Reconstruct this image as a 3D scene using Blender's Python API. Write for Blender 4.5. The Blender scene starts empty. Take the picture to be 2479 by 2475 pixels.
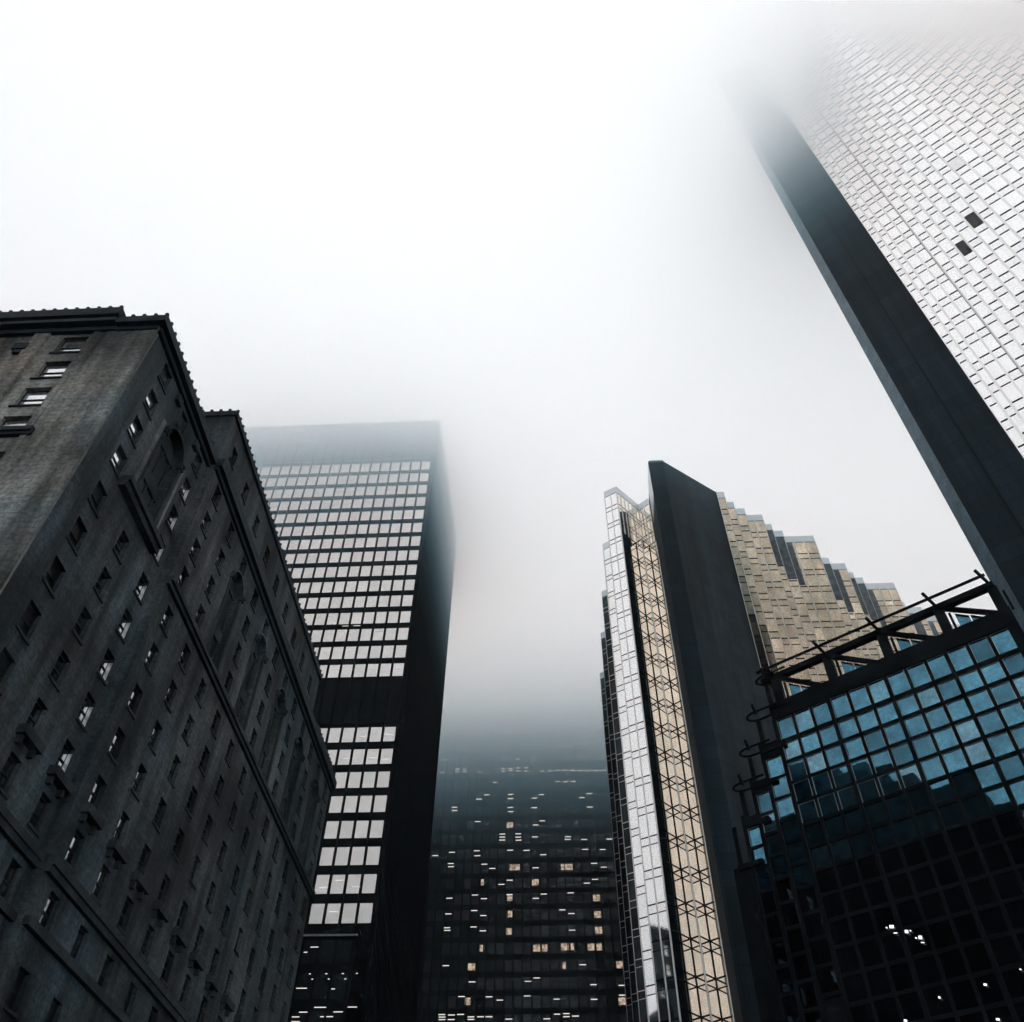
import bpy, math, random
from mathutils import Matrix, Vector
random.seed(7)
scene = bpy.context.scene
C = scene.collection
rad = math.radians

# ---------------------------------------------------------------- camera
cam_d = bpy.data.cameras.new('camera')
cam = bpy.data.objects.new('camera', cam_d)
C.objects.link(cam)
cam.matrix_world = Matrix(((0.99851, 0.03278, 0.04354, 0.0),
                           (0.05343, -0.74662, -0.66310, 0.0),
                           (0.01077, 0.66445, -0.74726, 1.6),
                           (0, 0, 0, 1)))
cam_d.sensor_width = 36.0
cam_d.lens = 30.73
cam_d.clip_start = 0.1
cam_d.clip_end = 6000
scene.camera = cam
scene.render.resolution_x = 1024
scene.render.resolution_y = 1022

# ---------------------------------------------------------------- world, sun, exposure
SUN_EL, SUN_AZ = rad(48), rad(160)
world = bpy.data.worlds.new("World")
scene.world = world
world.use_nodes = True
wt = world.node_tree
bg = wt.nodes['Background']
sky = wt.nodes.new('ShaderNodeTexSky')
sky.sky_type = 'NISHITA'
sky.sun_disc = False
sky.sun_elevation = SUN_EL
sky.sun_rotation = SUN_AZ
sky.air_density = 1.0
sky.dust_density = 4.0
hsv = wt.nodes.new('ShaderNodeHueSaturation')          # overcast: the blue is gone from the sky
hsv.inputs['Saturation'].default_value = 0.12
mixs = wt.nodes.new('ShaderNodeMix'); mixs.data_type = 'RGBA'
mixs.inputs['Factor'].default_value = 0.82            # an even cloud deck over the clear sky
mixs.inputs[7].default_value = (5.6, 7.7, 9.1, 1)
wt.links.new(sky.outputs['Color'], hsv.inputs['Color'])
wt.links.new(hsv.outputs['Color'], mixs.inputs[6])
wt.links.new(mixs.outputs[2], bg.inputs['Color'])
bg.inputs['Strength'].default_value = 0.15

sun_d = bpy.data.lights.new('sun', 'SUN')
sun_d.energy = 0.5
sun_d.angle = rad(20)
sun_d.color = (1.0, 0.97, 0.93)
sun = bpy.data.objects.new('sun', sun_d)
C.objects.link(sun)
sun.rotation_euler = (rad(90) - SUN_EL, 0, math.pi - SUN_AZ)
sun.location = (0, 0, 400)

vs = scene.view_settings
vs.view_transform = 'Standard'
vs.look = 'None'
vs.exposure = 1.98
vs.gamma = 1.0
cy = scene.cycles
cy.max_bounces = 12
cy.diffuse_bounces = 3
cy.glossy_bounces = 5
cy.volume_bounces = 8
cy.transparent_max_bounces = 64
cy.caustics_reflective = False
cy.sample_clamp_indirect = 4.0
cy.use_denoising = True

# ---------------------------------------------------------------- materials
def mat(name, col, rough=0.6, metal=0.0, spec=0.5, noise=None, tone=False, bump=None, coat=0.0, panels=None):
    m = bpy.data.materials.new(name)
    m.use_nodes = True
    nt = m.node_tree
    b = nt.nodes['Principled BSDF']
    b.inputs['Roughness'].default_value = rough
    b.inputs['Metallic'].default_value = metal
    b.inputs['Specular IOR Level'].default_value = spec
    b.inputs['Coat Weight'].default_value = coat
    out = None
    rgb = nt.nodes.new('ShaderNodeRGB')
    rgb.outputs[0].default_value = (*col, 1)
    out = rgb.outputs[0]
    tc = nt.nodes.new('ShaderNodeTexCoord')
    for ns in (noise or []):
        # ns = (scale, detail, low, high, stretch)
        mp = nt.nodes.new('ShaderNodeMapping')
        mp.inputs['Scale'].default_value = ns[4] if len(ns) > 4 else (1, 1, 1)
        nt.links.new(tc.outputs['Object'], mp.inputs['Vector'])
        n = nt.nodes.new('ShaderNodeTexNoise')
        n.inputs['Scale'].default_value = ns[0]
        n.inputs['Detail'].default_value = ns[1]
        n.inputs['Roughness'].default_value = 0.65
        nt.links.new(mp.outputs[0], n.inputs['Vector'])
        mr = nt.nodes.new('ShaderNodeMapRange')
        mr.inputs['From Min'].default_value = 0.3
        mr.inputs['From Max'].default_value = 0.7
        mr.inputs['To Min'].default_value = ns[2]
        mr.inputs['To Max'].default_value = ns[3]
        nt.links.new(n.outputs['Fac'], mr.inputs['Value'])
        mx = nt.nodes.new('ShaderNodeVectorMath'); mx.operation = 'SCALE'
        nt.links.new(out, mx.inputs[0])
        nt.links.new(mr.outputs[0], mx.inputs['Scale'])
        out = mx.outputs[0]
    if panels:      # cladding slabs: each a slightly different shade, with fine dark joints
        sx = nt.nodes.new('ShaderNodeSeparateXYZ'); nt.links.new(tc.outputs['Object'], sx.inputs[0])
        ad = nt.nodes.new('ShaderNodeMath'); ad.operation = 'ADD'
        nt.links.new(sx.outputs[0], ad.inputs[0]); nt.links.new(sx.outputs[1], ad.inputs[1])
        cb = nt.nodes.new('ShaderNodeCombineXYZ'); nt.links.new(ad.outputs[0], cb.inputs[0]); nt.links.new(sx.outputs[2], cb.inputs[1])
        br = nt.nodes.new('ShaderNodeTexBrick'); br.offset = 0.0
        br.inputs['Scale'].default_value = 1.0
        br.inputs['Brick Width'].default_value = panels[0]; br.inputs['Row Height'].default_value = panels[1]
        br.inputs['Mortar Size'].default_value = .03
        br.inputs['Color1'].default_value = (.78, .78, .78, 1); br.inputs['Color2'].default_value = (1.22, 1.22, 1.22, 1)
        br.inputs['Mortar'].default_value = (.35, .35, .35, 1)
        nt.links.new(cb.outputs[0], br.inputs['Vector'])
        mx = nt.nodes.new('ShaderNodeVectorMath'); mx.operation = 'MULTIPLY'
        nt.links.new(out, mx.inputs[0]); nt.links.new(br.outputs['Color'], mx.inputs[1]); out = mx.outputs[0]
    if tone:
        at = nt.nodes.new('ShaderNodeAttribute'); at.attribute_name = 'tone'
        mx = nt.nodes.new('ShaderNodeVectorMath'); mx.operation = 'MULTIPLY'
        nt.links.new(out, mx.inputs[0])
        nt.links.new(at.outputs['Color'], mx.inputs[1])
        out = mx.outputs[0]
    nt.links.new(out, b.inputs['Base Color'])
    if bump:
        n = nt.nodes.new('ShaderNodeTexNoise')
        n.inputs['Scale'].default_value = bump[0]
        n.inputs['Detail'].default_value = 3
        nt.links.new(tc.outputs['Object'], n.inputs['Vector'])
        bp = nt.nodes.new('ShaderNodeBump')
        bp.inputs['Strength'].default_value = bump[1]
        bp.inputs['Distance'].default_value = bump[2]
        nt.links.new(n.outputs['Fac'], bp.inputs['Height'])
        nt.links.new(bp.outputs[0], b.inputs['Normal'])
    return m

def emit(name, col, s, noise=None):
    m = bpy.data.materials.new(name)
    m.use_nodes = True
    nt = m.node_tree
    b = nt.nodes['Principled BSDF']
    b.inputs['Base Color'].default_value = (.01, .01, .01, 1)
    b.inputs['Specular IOR Level'].default_value = .1
    b.inputs['Emission Color'].default_value = (*col, 1)
    b.inputs['Emission Strength'].default_value = s
    if noise:
        tc = nt.nodes.new('ShaderNodeTexCoord')
        n = nt.nodes.new('ShaderNodeTexNoise'); n.inputs['Scale'].default_value = noise
        mr = nt.nodes.new('ShaderNodeMapRange')
        mr.inputs['From Min'].default_value = 0.38; mr.inputs['From Max'].default_value = 0.6
        mr.inputs['To Min'].default_value = s * .3; mr.inputs['To Max'].default_value = s
        nt.links.new(tc.outputs['Object'], n.inputs['Vector'])
        nt.links.new(n.outputs['Fac'], mr.inputs['Value'])
        nt.links.new(mr.outputs[0], b.inputs['Emission Strength'])
    return m

def stone_mat(name, base, alt):
    """coursed stone: block joints, blotchy weathering, vertical soot streaks"""
    m = bpy.data.materials.new(name); m.use_nodes = True
    nt = m.node_tree; b = nt.nodes['Principled BSDF']
    L = nt.links.new
    tc = nt.nodes.new('ShaderNodeTexCoord')
    sx = nt.nodes.new('ShaderNodeSeparateXYZ'); L(tc.outputs['Object'], sx.inputs[0])
    ad = nt.nodes.new('ShaderNodeMath'); ad.operation = 'ADD'; L(sx.outputs[0], ad.inputs[0]); L(sx.outputs[1], ad.inputs[1])
    cb = nt.nodes.new('ShaderNodeCombineXYZ'); L(ad.outputs[0], cb.inputs[0]); L(sx.outputs[2], cb.inputs[1])
    br = nt.nodes.new('ShaderNodeTexBrick')
    br.inputs['Scale'].default_value = 1.0
    br.inputs['Brick Width'].default_value = 1.15
    br.inputs['Row Height'].default_value = 0.46
    br.inputs['Mortar Size'].default_value = 0.018
    br.inputs['Mortar Smooth'].default_value = 0.4
    br.inputs['Color1'].default_value = (*base, 1)
    br.inputs['Color2'].default_value = (*alt, 1)
    br.inputs['Mortar'].default_value = (*[c * .45 for c in base], 1)
    L(cb.outputs[0], br.inputs['Vector'])
    out = br.outputs['Color']
    for sc, det, lo, hi, st in ((0.13, 6, .35, 2.1, (1, 1, .8)), (0.7, 6, .45, 1.8, (1, 1, .13)), (4.0, 4, .65, 1.4, (1, 1, 1))):
        mp = nt.nodes.new('ShaderNodeMapping'); mp.inputs['Scale'].default_value = st
        L(tc.outputs['Object'], mp.inputs['Vector'])
        n = nt.nodes.new('ShaderNodeTexNoise'); n.inputs['Scale'].default_value = sc; n.inputs['Detail'].default_value = det
        L(mp.outputs[0], n.inputs['Vector'])
        mr = nt.nodes.new('ShaderNodeMapRange')
        mr.inputs['From Min'].default_value = .32; mr.inputs['From Max'].default_value = .68
        mr.inputs['To Min'].default_value = lo; mr.inputs['To Max'].default_value = hi
        L(n.outputs['Fac'], mr.inputs['Value'])
        mx = nt.nodes.new('ShaderNodeVectorMath'); mx.operation = 'SCALE'
        L(out, mx.inputs[0]); L(mr.outputs[0], mx.inputs['Scale']); out = mx.outputs[0]
    n = nt.nodes.new('ShaderNodeTexNoise'); n.inputs['Scale'].default_value = .09; n.inputs['Detail'].default_value = 7
    L(tc.outputs['Object'], n.inputs['Vector'])
    cr = nt.nodes.new('ShaderNodeValToRGB')
    cr.color_ramp.elements[0].position = .36; cr.color_ramp.elements[0].color = (.84, 1.0, 1.12, 1)
    cr.color_ramp.elements[1].position = .62; cr.color_ramp.elements[1].color = (1.08, 1.0, .93, 1)
    L(n.outputs['Fac'], cr.inputs[0])
    mx = nt.nodes.new('ShaderNodeVectorMath'); mx.operation = 'MULTIPLY'
    L(out, mx.inputs[0]); L(cr.outputs[0], mx.inputs[1]); out = mx.outputs[0]
    L(out, b.inputs['Base Color'])
    b.inputs['Roughness'].default_value = 0.9
    b.inputs['Specular IOR Level'].default_value = 0.25
    bp = nt.nodes.new('ShaderNodeBump'); bp.inputs['Strength'].default_value = .5; bp.inputs['Distance'].default_value = .03
    L(br.outputs['Fac'], bp.inputs['Height']); bp.invert = True
    L(bp.outputs[0], b.inputs['Normal'])
    return m

M = dict(
    stone=stone_mat('weathered_limestone', (0.031, 0.034, 0.035), (0.021, 0.0245, 0.0265)),
    stone_end=stone_mat('buff_limestone', (0.125, 0.112, 0.095), (0.095, 0.088, 0.078)),
    quoin=mat('pale_lit_edge_stone', (0.15, 0.145, 0.135), .9, 0, .15, noise=[(.25, 5, .4, 1.5), (3, 4, .7, 1.3)]),
    trim=mat('sooty_stone_trim', (0.026, 0.030, 0.033), .9, 0, .15, noise=[(.7, 5, .6, 1.5), (5, 4, .75, 1.25)]),
    copper=mat('dark_copper_cornice', (0.015, 0.022, 0.027), .75, 0, .15, noise=[(1.5, 4, .7, 1.4)]),
    sash=mat('dark_painted_sash', (0.012, 0.013, 0.014), .6, 0, .15),
    sash_glass=mat('old_window_glass', (0.66, 0.69, 0.71), .05, 1, noise=[(.55, 2, .15, 1.45)], bump=(1.2, .2, .05)),
    blind=mat('window_behind_white_blind', (0.92, 0.94, 0.96), .12, .92, noise=[(2.2, 3, .8, 1.04, (.2, .2, 3))]),
    void=mat('unlit_room', (0.006, 0.007, 0.008), .5, 0, .1),
    steel=mat('black_painted_steel', (0.0045, 0.0058, 0.0068), .6, 0, .03, noise=[(.3, 3, .8, 1.3)]),
    bronze_pane=mat('bronze_window_glass', (0.655, 0.65, 0.635), .05, 1.0, tone=True, noise=[(.6, 2, .97, 1.03)]),
    dark_pane=mat('dark_window_glass', (0.024, 0.03, 0.034), .2, .5, .2, tone=True, noise=[(.5, 3, .7, 1.3)]),
    sky_white=mat('sky_white_glass', (0.985, 0.985, 0.98), .04, 1.0, tone=True),  # lit copy of the gold glass, bright-angle reflection put into the tint
    pale_gold=mat('pale_gold_tint_glass', (0.93, 0.865, 0.775), .04, 1.0, tone=True, noise=[(.4, 3, .94, 1.04)]),  # paler copy of the gold glass, brighter reflection put into the tint
    gold=mat('gold_coated_glass', (0.68, 0.565, 0.43), .12, 1.0, tone=True, noise=[(.35, 5, .72, 1.22, (1, 1, .5)), (2.5, 4, .85, 1.12)], bump=(.6, .2, .05)),
    pale_joint=mat('pale_bay_joint', (0.84, 0.83, 0.81), .3, .9),
    mullion=mat('satin_mullion', (0.62, 0.61, 0.58), .35, .8),
    grey_parapet=mat('pale_metal_parapet', (0.66, 0.70, 0.73), .35, .8, noise=[(.8, 3, .92, 1.05)]),
    joint=mat('black_joint', (0.005, 0.006, 0.007), .6, 0, .05),
    granite=mat('dark_polished_granite', (0.009, 0.0155, 0.021), .5, 0, .06, noise=[(.12, 4, .7, 1.35, (1, 1, .15)), (.7, 5, .7, 1.9, (1, 1, .02)), (3, 5, .85, 1.15)], panels=(2.4, 1.95)),
    granite_lit=mat('sky_lit_granite', (0.10, 0.155, 0.19), .5, .2, .3, noise=[(.5, 5, .6, 1.3), (3, 4, .8, 1.2)]),  # lighter copy of the granite, its bluish reflected light put into the colour
    blue_pane=mat('blue_atrium_glass', (0.085, 0.232, 0.32), .015, 1.0, tone=True, noise=[(.55, 5, .68, 1.32), (3.5, 5, .78, 1.22), (14, 3, .85, 1.15)], bump=(.7, .02, .05)),
    dark_mirror_pane=mat('dark_reflection_glass', (0.022, 0.034, 0.042), .03, 1.0, noise=[(.5, 4, .5, 1.6)], bump=(.7, .02, .05)),  # darker copy of the atrium glass, the dark reflection put into its colour
    rubber=mat('pale_glazing_seal', (0.35, 0.42, 0.45), .5, .6),
    dark_band=mat('dark_band_metal', (0.14, 0.155, 0.165), .6, .4, .3, noise=[(1, 4, .6, 1.5)]),
    strip=emit('ceiling_light_strip', (1, 0.97, 0.92), .22),
    warm=emit('warm_lit_room', (1, 0.78, 0.58), .15, noise=1.7),
    warm_dim=emit('dim_lit_room', (0.8, 0.85, 0.9), .0025, noise=.9),
    bulb=emit('lobby_lamp', (1, 0.97, 0.92), .4),
    asphalt=mat('wet_asphalt', (0.05, 0.05, 0.052), .5, noise=[(.4, 5, .7, 1.3)]),
    concrete=mat('plain_concrete_wall', (0.035, 0.037, 0.037), .9, 0, .1, noise=[(.2, 4, .7, 1.3)]),
)

# ---------------------------------------------------------------- helpers
class MB:
    def __init__(s): s.v = []; s.f = []; s.t = []
    def quad(s, *p, tone=1.0):
        i = len(s.v); s.v += [tuple(q) for q in p]; s.f.append(tuple(range(i, i + len(p)))); s.t.append(tone)
    def obox(s, o, a, b, c, tone=1.0):
        """box from corner o along vectors a, b, c"""
        o, a, b, c = map(Vector, (o, a, b, c))
        p = [o, o + a, o + a + b, o + b, o + c, o + a + c, o + a + b + c, o + b + c]
        i = len(s.v); s.v += [tuple(q) for q in p]
        for f in ((3, 2, 1, 0), (4, 5, 6, 7), (0, 1, 5, 4), (1, 2, 6, 5), (2, 3, 7, 6), (3, 0, 4, 7)):
            s.f.append(tuple(i + k for k in f)); s.t.append(tone)
    def box(s, x0, x1, y0, y1, z0, z1):
        s.obox((x0, y0, z0), (x1 - x0, 0, 0), (0, y1 - y0, 0), (0, 0, z1 - z0))
    def prism(s, pts, z0, z1, top=True):
        n = len(pts)
        for k in range(n):
            a, b = pts[k], pts[(k + 1) % n]
            s.quad((*a, z0), (*b, z0), (*b, z1), (*a, z1))
        if top: s.quad(*[(*p, z1) for p in pts])
    def tube(s, a, b, r, n=8):
        a, b = Vector(a), Vector(b); d = (b - a).normalized()
        u = d.orthogonal().normalized(); w = d.cross(u); i = len(s.v)
        for p in (a, b):
            for k in range(n):
                t = 2 * math.pi * k / n
                s.v.append(tuple(p + r * (math.cos(t) * u + math.sin(t) * w)))
        for k in range(n):
            s.f.append((i + k, i + (k + 1) % n, i + n + (k + 1) % n, i + n + k)); s.t.append(1)
        s.f.append(tuple(range(i, i + n))); s.f.append(tuple(range(i + n, i + 2 * n))); s.t += [1, 1]
    def ball(s, c, r, n=8, m=5, sz=1.0):
        i = len(s.v); c = Vector(c)
        for a in range(m + 1):
            ph = math.pi * a / m
            for k in range(n):
                t = 2 * math.pi * k / n
                s.v.append((c.x + r * math.sin(ph) * math.cos(t), c.y + r * math.sin(ph) * math.sin(t), c.z + sz * r * math.cos(ph)))
        for a in range(m):
            for k in range(n):
                s.f.append((i + a * n + k, i + a * n + (k + 1) % n, i + (a + 1) * n + (k + 1) % n, i + (a + 1) * n + k)); s.t.append(1)
    def build(s, name, m, parent=None, kind=None):
        me = bpy.data.meshes.new(name)
        me.from_pydata(s.v, [], s.f); me.materials.append(m)
        if any(t != 1.0 for t in s.t) or m.name in TONED:
            ca = me.color_attributes.new('tone', 'FLOAT_COLOR', 'CORNER')
            k = 0
            for f, t in zip(s.f, s.t):
                for _ in f:
                    ca.data[k].color = (t, t, t, 1) if not isinstance(t, tuple) else (*t, 1); k += 1
        o = bpy.data.objects.new(name, me); C.objects.link(o)
        if parent: o.parent = parent
        if kind: o['kind'] = kind
        return o

TONED = {M[k].name for k in ('bronze_pane', 'dark_pane', 'sky_white', 'pale_gold', 'gold', 'blue_pane')}

def thing(name, label, cat, loc=(0, 0, 0), group=None):
    o = bpy.data.objects.new(name, None); C.objects.link(o)
    o.location = loc; o['label'] = label; o['category'] = cat
    if group: o['group'] = group
    return o

def adopt(root):
    """parts are modelled in world space: keep them there under a root that stands at its own base"""
    l = root.location
    for ch in list(bpy.data.objects):
        if ch.parent == root and ch.type == 'MESH' and not ch.get('placed'):
            ch.location = (ch.location.x - l.x, ch.location.y - l.y, ch.location.z - l.z)

def holed_wall(mb, O, U, u0, u1, z0, z1, holes, inward, depth):
    O, U, inward = Vector(O), Vector(U), Vector(inward)
    us = sorted({u0, u1, *[h[0] for h in holes], *[h[1] for h in holes]})
    zs = sorted({z0, z1, *[h[2] for h in holes], *[h[3] for h in holes]})
    us = [u for u in us if u0 <= u <= u1]; zs = [z for z in zs if z0 <= z <= z1]
    P = lambda u, z, d=0: O + U * u + Vector((0, 0, z)) + inward * d
    for zi in range(len(zs) - 1):
        zc = (zs[zi] + zs[zi + 1]) / 2
        run = None
        for ui in range(len(us) - 1):
            uc = (us[ui] + us[ui + 1]) / 2
            hole = any(h[0] < uc < h[1] and h[2] < zc < h[3] for h in holes)
            if hole:
                if run is not None: mb.quad(P(run, zs[zi]), P(us[ui], zs[zi]), P(us[ui], zs[zi + 1]), P(run, zs[zi + 1])); run = None
            elif run is None: run = us[ui]
        if run is not None: mb.quad(P(run, zs[zi]), P(us[-1], zs[zi]), P(us[-1], zs[zi + 1]), P(run, zs[zi + 1]))
    for a, b, c, d in holes:
        for (p, q) in (((a, c), (b, c)), ((b, c), (b, d)), ((b, d), (a, d)), ((a, d), (a, c))):
            mb.quad(P(*p), P(*q), P(*q, depth), P(*p, depth))

# ---------------------------------------------------------------- ground, air
g = MB(); g.quad((-900, -900, 0), (900, -900, 0), (900, 900, 0), (-900, 900, 0))
gr = g.build('ground', M['concrete'], kind='structure')
g = MB(); g.quad((-14, -600, .004), (8, -600, .004), (8, 600, .004), (-14, 600, .004))
g.build('road', M['asphalt'], kind='structure')
for a, b in ((-29, -14), (8, 30)):
    g = MB(); g.box(a, b, -600, 95, 0.002, .14)
    g.build('pavement', M['concrete'], kind='structure')

def volume_box(name, x, y0, y1, z0, z1, density, col, aniso, kind='stuff'):
    m = bpy.data.materials.new(name + '_air'); m.use_nodes = True
    nt = m.node_tree; nt.nodes.clear()
    o = nt.nodes.new('ShaderNodeOutputMaterial'); v = nt.nodes.new('ShaderNodeVolumePrincipled')
    v.inputs['Color'].default_value = (*col, 1)
    v.inputs['Absorption Color'].default_value = (1, 1, 1, 1)
    v.inputs['Density'].default_value = density
    v.inputs['Anisotropy'].default_value = aniso
    nt.links.new(v.outputs[0], o.inputs['Volume'])
    b = MB(); b.box(-x, x, y0, y1, z0, z1)
    ob = b.build(name, m, kind=kind)
    return ob
volume_box('haze', 820, -820, 820, -1, 262, 0.00010, (.7, .9, 1), .3)
LAYERS = [(103, .003), (111, .006), (117, .009), (122.5, .012), (127.5, .015), (132.5, .018), (141, .045)]
FOGC = [(.42, .80, 1.0), (.46, .82, 1.0), (.58, .87, 1.0), (.80, .95, 1.0), (1, 1, 1), (1, 1, 1), (1, 1, 1)]
for k, (z0, dens) in enumerate(LAYERS):
    o = volume_box('low_cloud', 800 - 3 * k, -800 + 3 * k, 800 - 3 * k, z0, 172 - .5 * k, dens, FOGC[k], .3)

# ================================================================ stone hotel, left
XA, XB, XC = -30.0, -29.2, -30.25
hotel = thing('stone_hotel', 'old dark stone hotel with arched niches and rows of sash windows at left', 'hotel', (XA, 33.1, 0))
wins = []     # (origin of lower-left corner outside face, U, inward, w, h, style)
def window_set(O, U, inward, holes, style):
    for (a, b, c, d) in holes:
        wins.append((Vector(O) + Vector(U) * ((a + b) / 2) + Vector((0, 0, c)), Vector(U), Vector(inward), b - a, d - c, style))

topsA = [60.9, 57.4, 53.9, 50.4, 46.4, 42.8, 39.2, 35.6, 32.1, 28.5]
lowA = [20.9, 17.2, 13.4, 9.6]
ROWH = 2.0
# side of the corner pavilion (plane x = XA), u = y
hA = []
for z in topsA + [25.0 - .5] + lowA:
    for yc, w in ((36.45, 1.45), (40.9, 1.3), (45.1, 1.3)):
        if yc == 40.9 and 47.5 < z < 60: continue
        hA.append((yc - w / 2, yc + w / 2, z - ROWH, z))
NICHE_A = (39.3, 43.3, 49.3, 59.0)
mb = MB()
holed_wall(mb, (XA, 0, 0), (0, 1, 0), 33.1, 46.6, -1, 61.9, hA + [NICHE_A], (-1, 0, 0), .42)
wall_a = mb.build('wall', M['stone'], hotel)
window_set((XA, 0, 0), (0, 1, 0), (-1, 0, 0), hA, 'side')
# end face of the pavilion (plane y = 33.1), u = x
hE = []
for z in topsA + [24.5] + lowA:
    for xc in (-36.25, -43.6, -50.6, -57.6, -64.6):
        hE.append((xc - 1.02, xc + 1.02, z - 2.25, z))
mb = MB()
holed_wall(mb, (0, 33.1, 0), (1, 0, 0), -72, -30.0, -1, 61.9, hE, (0, 1, 0), .42)
mb.quad((-72, 33.1, -1), (-72, 98, -1), (-72, 98, 61.9), (-72, 33.1, 61.9))
mb.build('wall', M['stone_end'], hotel)['label'] = 'paler buff stone end wall'
window_set((0, 33.1, 0), (1, 0, 0), (0, 1, 0), hE, 'end')
# shallow corner pier and a broken one beside the end windows
mb = MB()
mb.box(-33.9, -30.0 + .14, 32.92, 33.1, 27, 61.7)
mb.box(-34.5, -33.9, 32.99, 33.1, 27, 61.7)
mb.build('corner_pier', M['stone_end'], hotel)

# long street front (plane x = XB)
cols = [48.65 + 4.43 * k for k in range(12)]
arch_k = (2, 4, 6, 8, 10)
topsB = [60.6, 57.1, 53.8, 50.5, 46.3, 42.7, 39.0, 35.4, 31.8, 28.1]
hB = []; niches = []
for k, yc in enumerate(cols):
    for z in topsB + [24.3] + [20.2, 16.5, 12.8, 9.0]:
        if k in arch_k and 48.5 < z < 60: continue
        hB.append((yc - .66, yc + .66, z - (2.0 if z > 10 else 3.5), z))
    if k in arch_k: niches.append((yc - 1.75, yc + 1.75, 48.3, 58.9 if k else 58))
mb = MB()
holed_wall(mb, (XB, 0, 0), (0, 1, 0), 46.6, 99.3, -1, 61.0, hB + niches, (-1, 0, 0), .42)
mb.quad((XB, 46.6, -1), (-33, 46.6, -1), (-33, 46.6, 61.5), (XB, 46.6, 61.5))
mb.quad((XB, 99.3, -1), (-70, 99.3, -1), (-70, 99.3, 61.5), (XB, 99.3, 61.5))
mb.build('wall', M['stone'], hotel)
window_set((XB, 0, 0), (0, 1, 0), (-1, 0, 0), hB, 'side')

# arched niches
def niche(x, y0, y1, z0, z1):
    yc, r = (y0 + y1) / 2, (y1 - y0) / 2 - .25
    zs = z1 - r - .45
    mb = MB(); n = 14
    # face plate around the arch
    arc = [(yc + r * math.cos(math.pi * k / n), zs + r * math.sin(math.pi * k / n)) for k in range(n + 1)]
    for (a, za), (b, zb) in zip(arc, arc[1:]):
        mb.quad((x, a, za), (x, a, z1), (x, b, z1), (x, b, zb))
        mb.quad((x, a, za), (x, b, zb), (x - .75, b, zb), (x - .75, a, za))
    for s, e in ((y0, yc - r), (yc + r, y1)):
        mb.quad((x, s, z0), (x, e, z0), (x, e, z1), (x, s, z1))
    for yy in (yc - r, yc + r):
        mb.quad((x, yy, z0), (x, yy, zs), (x - .75, yy, zs), (x - .75, yy, z0))
    # projecting archivolt and side colonnettes
    for (a, za), (b, zb) in zip(arc, arc[1:]):
        ra, rb = 1.13, 1.13
        A0 = Vector((x + .16, a, za)); B0 = Vector((x + .16, b, zb))
        A1 = Vector((x + .16, yc + (a - yc) * ra, zs + (za - zs) * ra)); B1 = Vector((x + .16, yc + (b - yc) * rb, zs + (zb - zs) * rb))
        mb.quad(A0, A1, B1, B0)
        mb.quad(A0, B0, B0 - Vector((.3, 0, 0)), A0 - Vector((.3, 0, 0)))
        mb.quad(A1, B1, B1 - Vector((.16, 0, 0)), A1 - Vector((.16, 0, 0)))
    a = mb.build('arch', M['stone'], hotel)
    c = MB()
    for s in (-1, 1):
        c.tube((x + .02, yc + s * (r + .1), z0), (x + .02, yc + s * (r + .1), zs - .2), .16)
        c.box(x - .1, x + .3, yc + s * (r + .1) - .27, yc + s * (r + .1) + .27, zs - .3, zs + .35)
        c.ball((x + .28, yc + s * (r + .1), zs + .05), .24)
    co = c.build('column', M['trim'], hotel)
    # recessed back wall with narrow lights and ribs
    b = MB(); xb = x - .75
    b.quad((xb, y0, z0), (xb, y1, z0), (xb, y1, z1), (xb, y0, z1))
    for kx in range(5):
        yy = yc - r + (kx + .5) * (2 * r / 5) 
        if kx % 2 == 0: b.box(xb, xb + .13, yy - .12, yy + .12, z0, zs + .1)
    b.box(xb, xb + .2, yc - r, yc + r, z0 + 3.1, z0 + 4.3)
    b.box(xb, xb + .2, yc - r, yc + r, zs - .2, zs + .15)
    b.build('niche_back', M['trim'], hotel)
    for s in (-1, 1):
        for zz in (z0 + .4, z0 + 4.6):
            w = MB(); w.quad((xb + .03, yc + s * .62 - .36, zz), (xb + .03, yc + s * .62 + .36, zz), (xb + .03, yc + s * .62 + .36, zz + 2.4), (xb + .03, yc + s * .62 - .36, zz + 2.4))
            w.build('niche_window', M['void'], hotel)
niche(XA, *NICHE_A)
for nn in niches: niche(XB, *nn)

# stone hexagonal bosses
mb = MB()
for yc in (39.0, 43.6):
    mb.obox((XA, yc - .4, 60.0), (.35, 0, 0), (0, .8, 0), (0, 0, .75))
mb.build('boss', M['trim'], hotel)
mb = MB(); mb.obox((-40.5, 32.75, 59.0), (1.1, 0, 0), (0, .35, 0), (0, 0, .8)); mb.obox((-40.3, 32.85, 58.6), (.7, 0, 0), (0, .25, 0), (0, 0, .4))
mb.build('boss', M['trim'], hotel)

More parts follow.
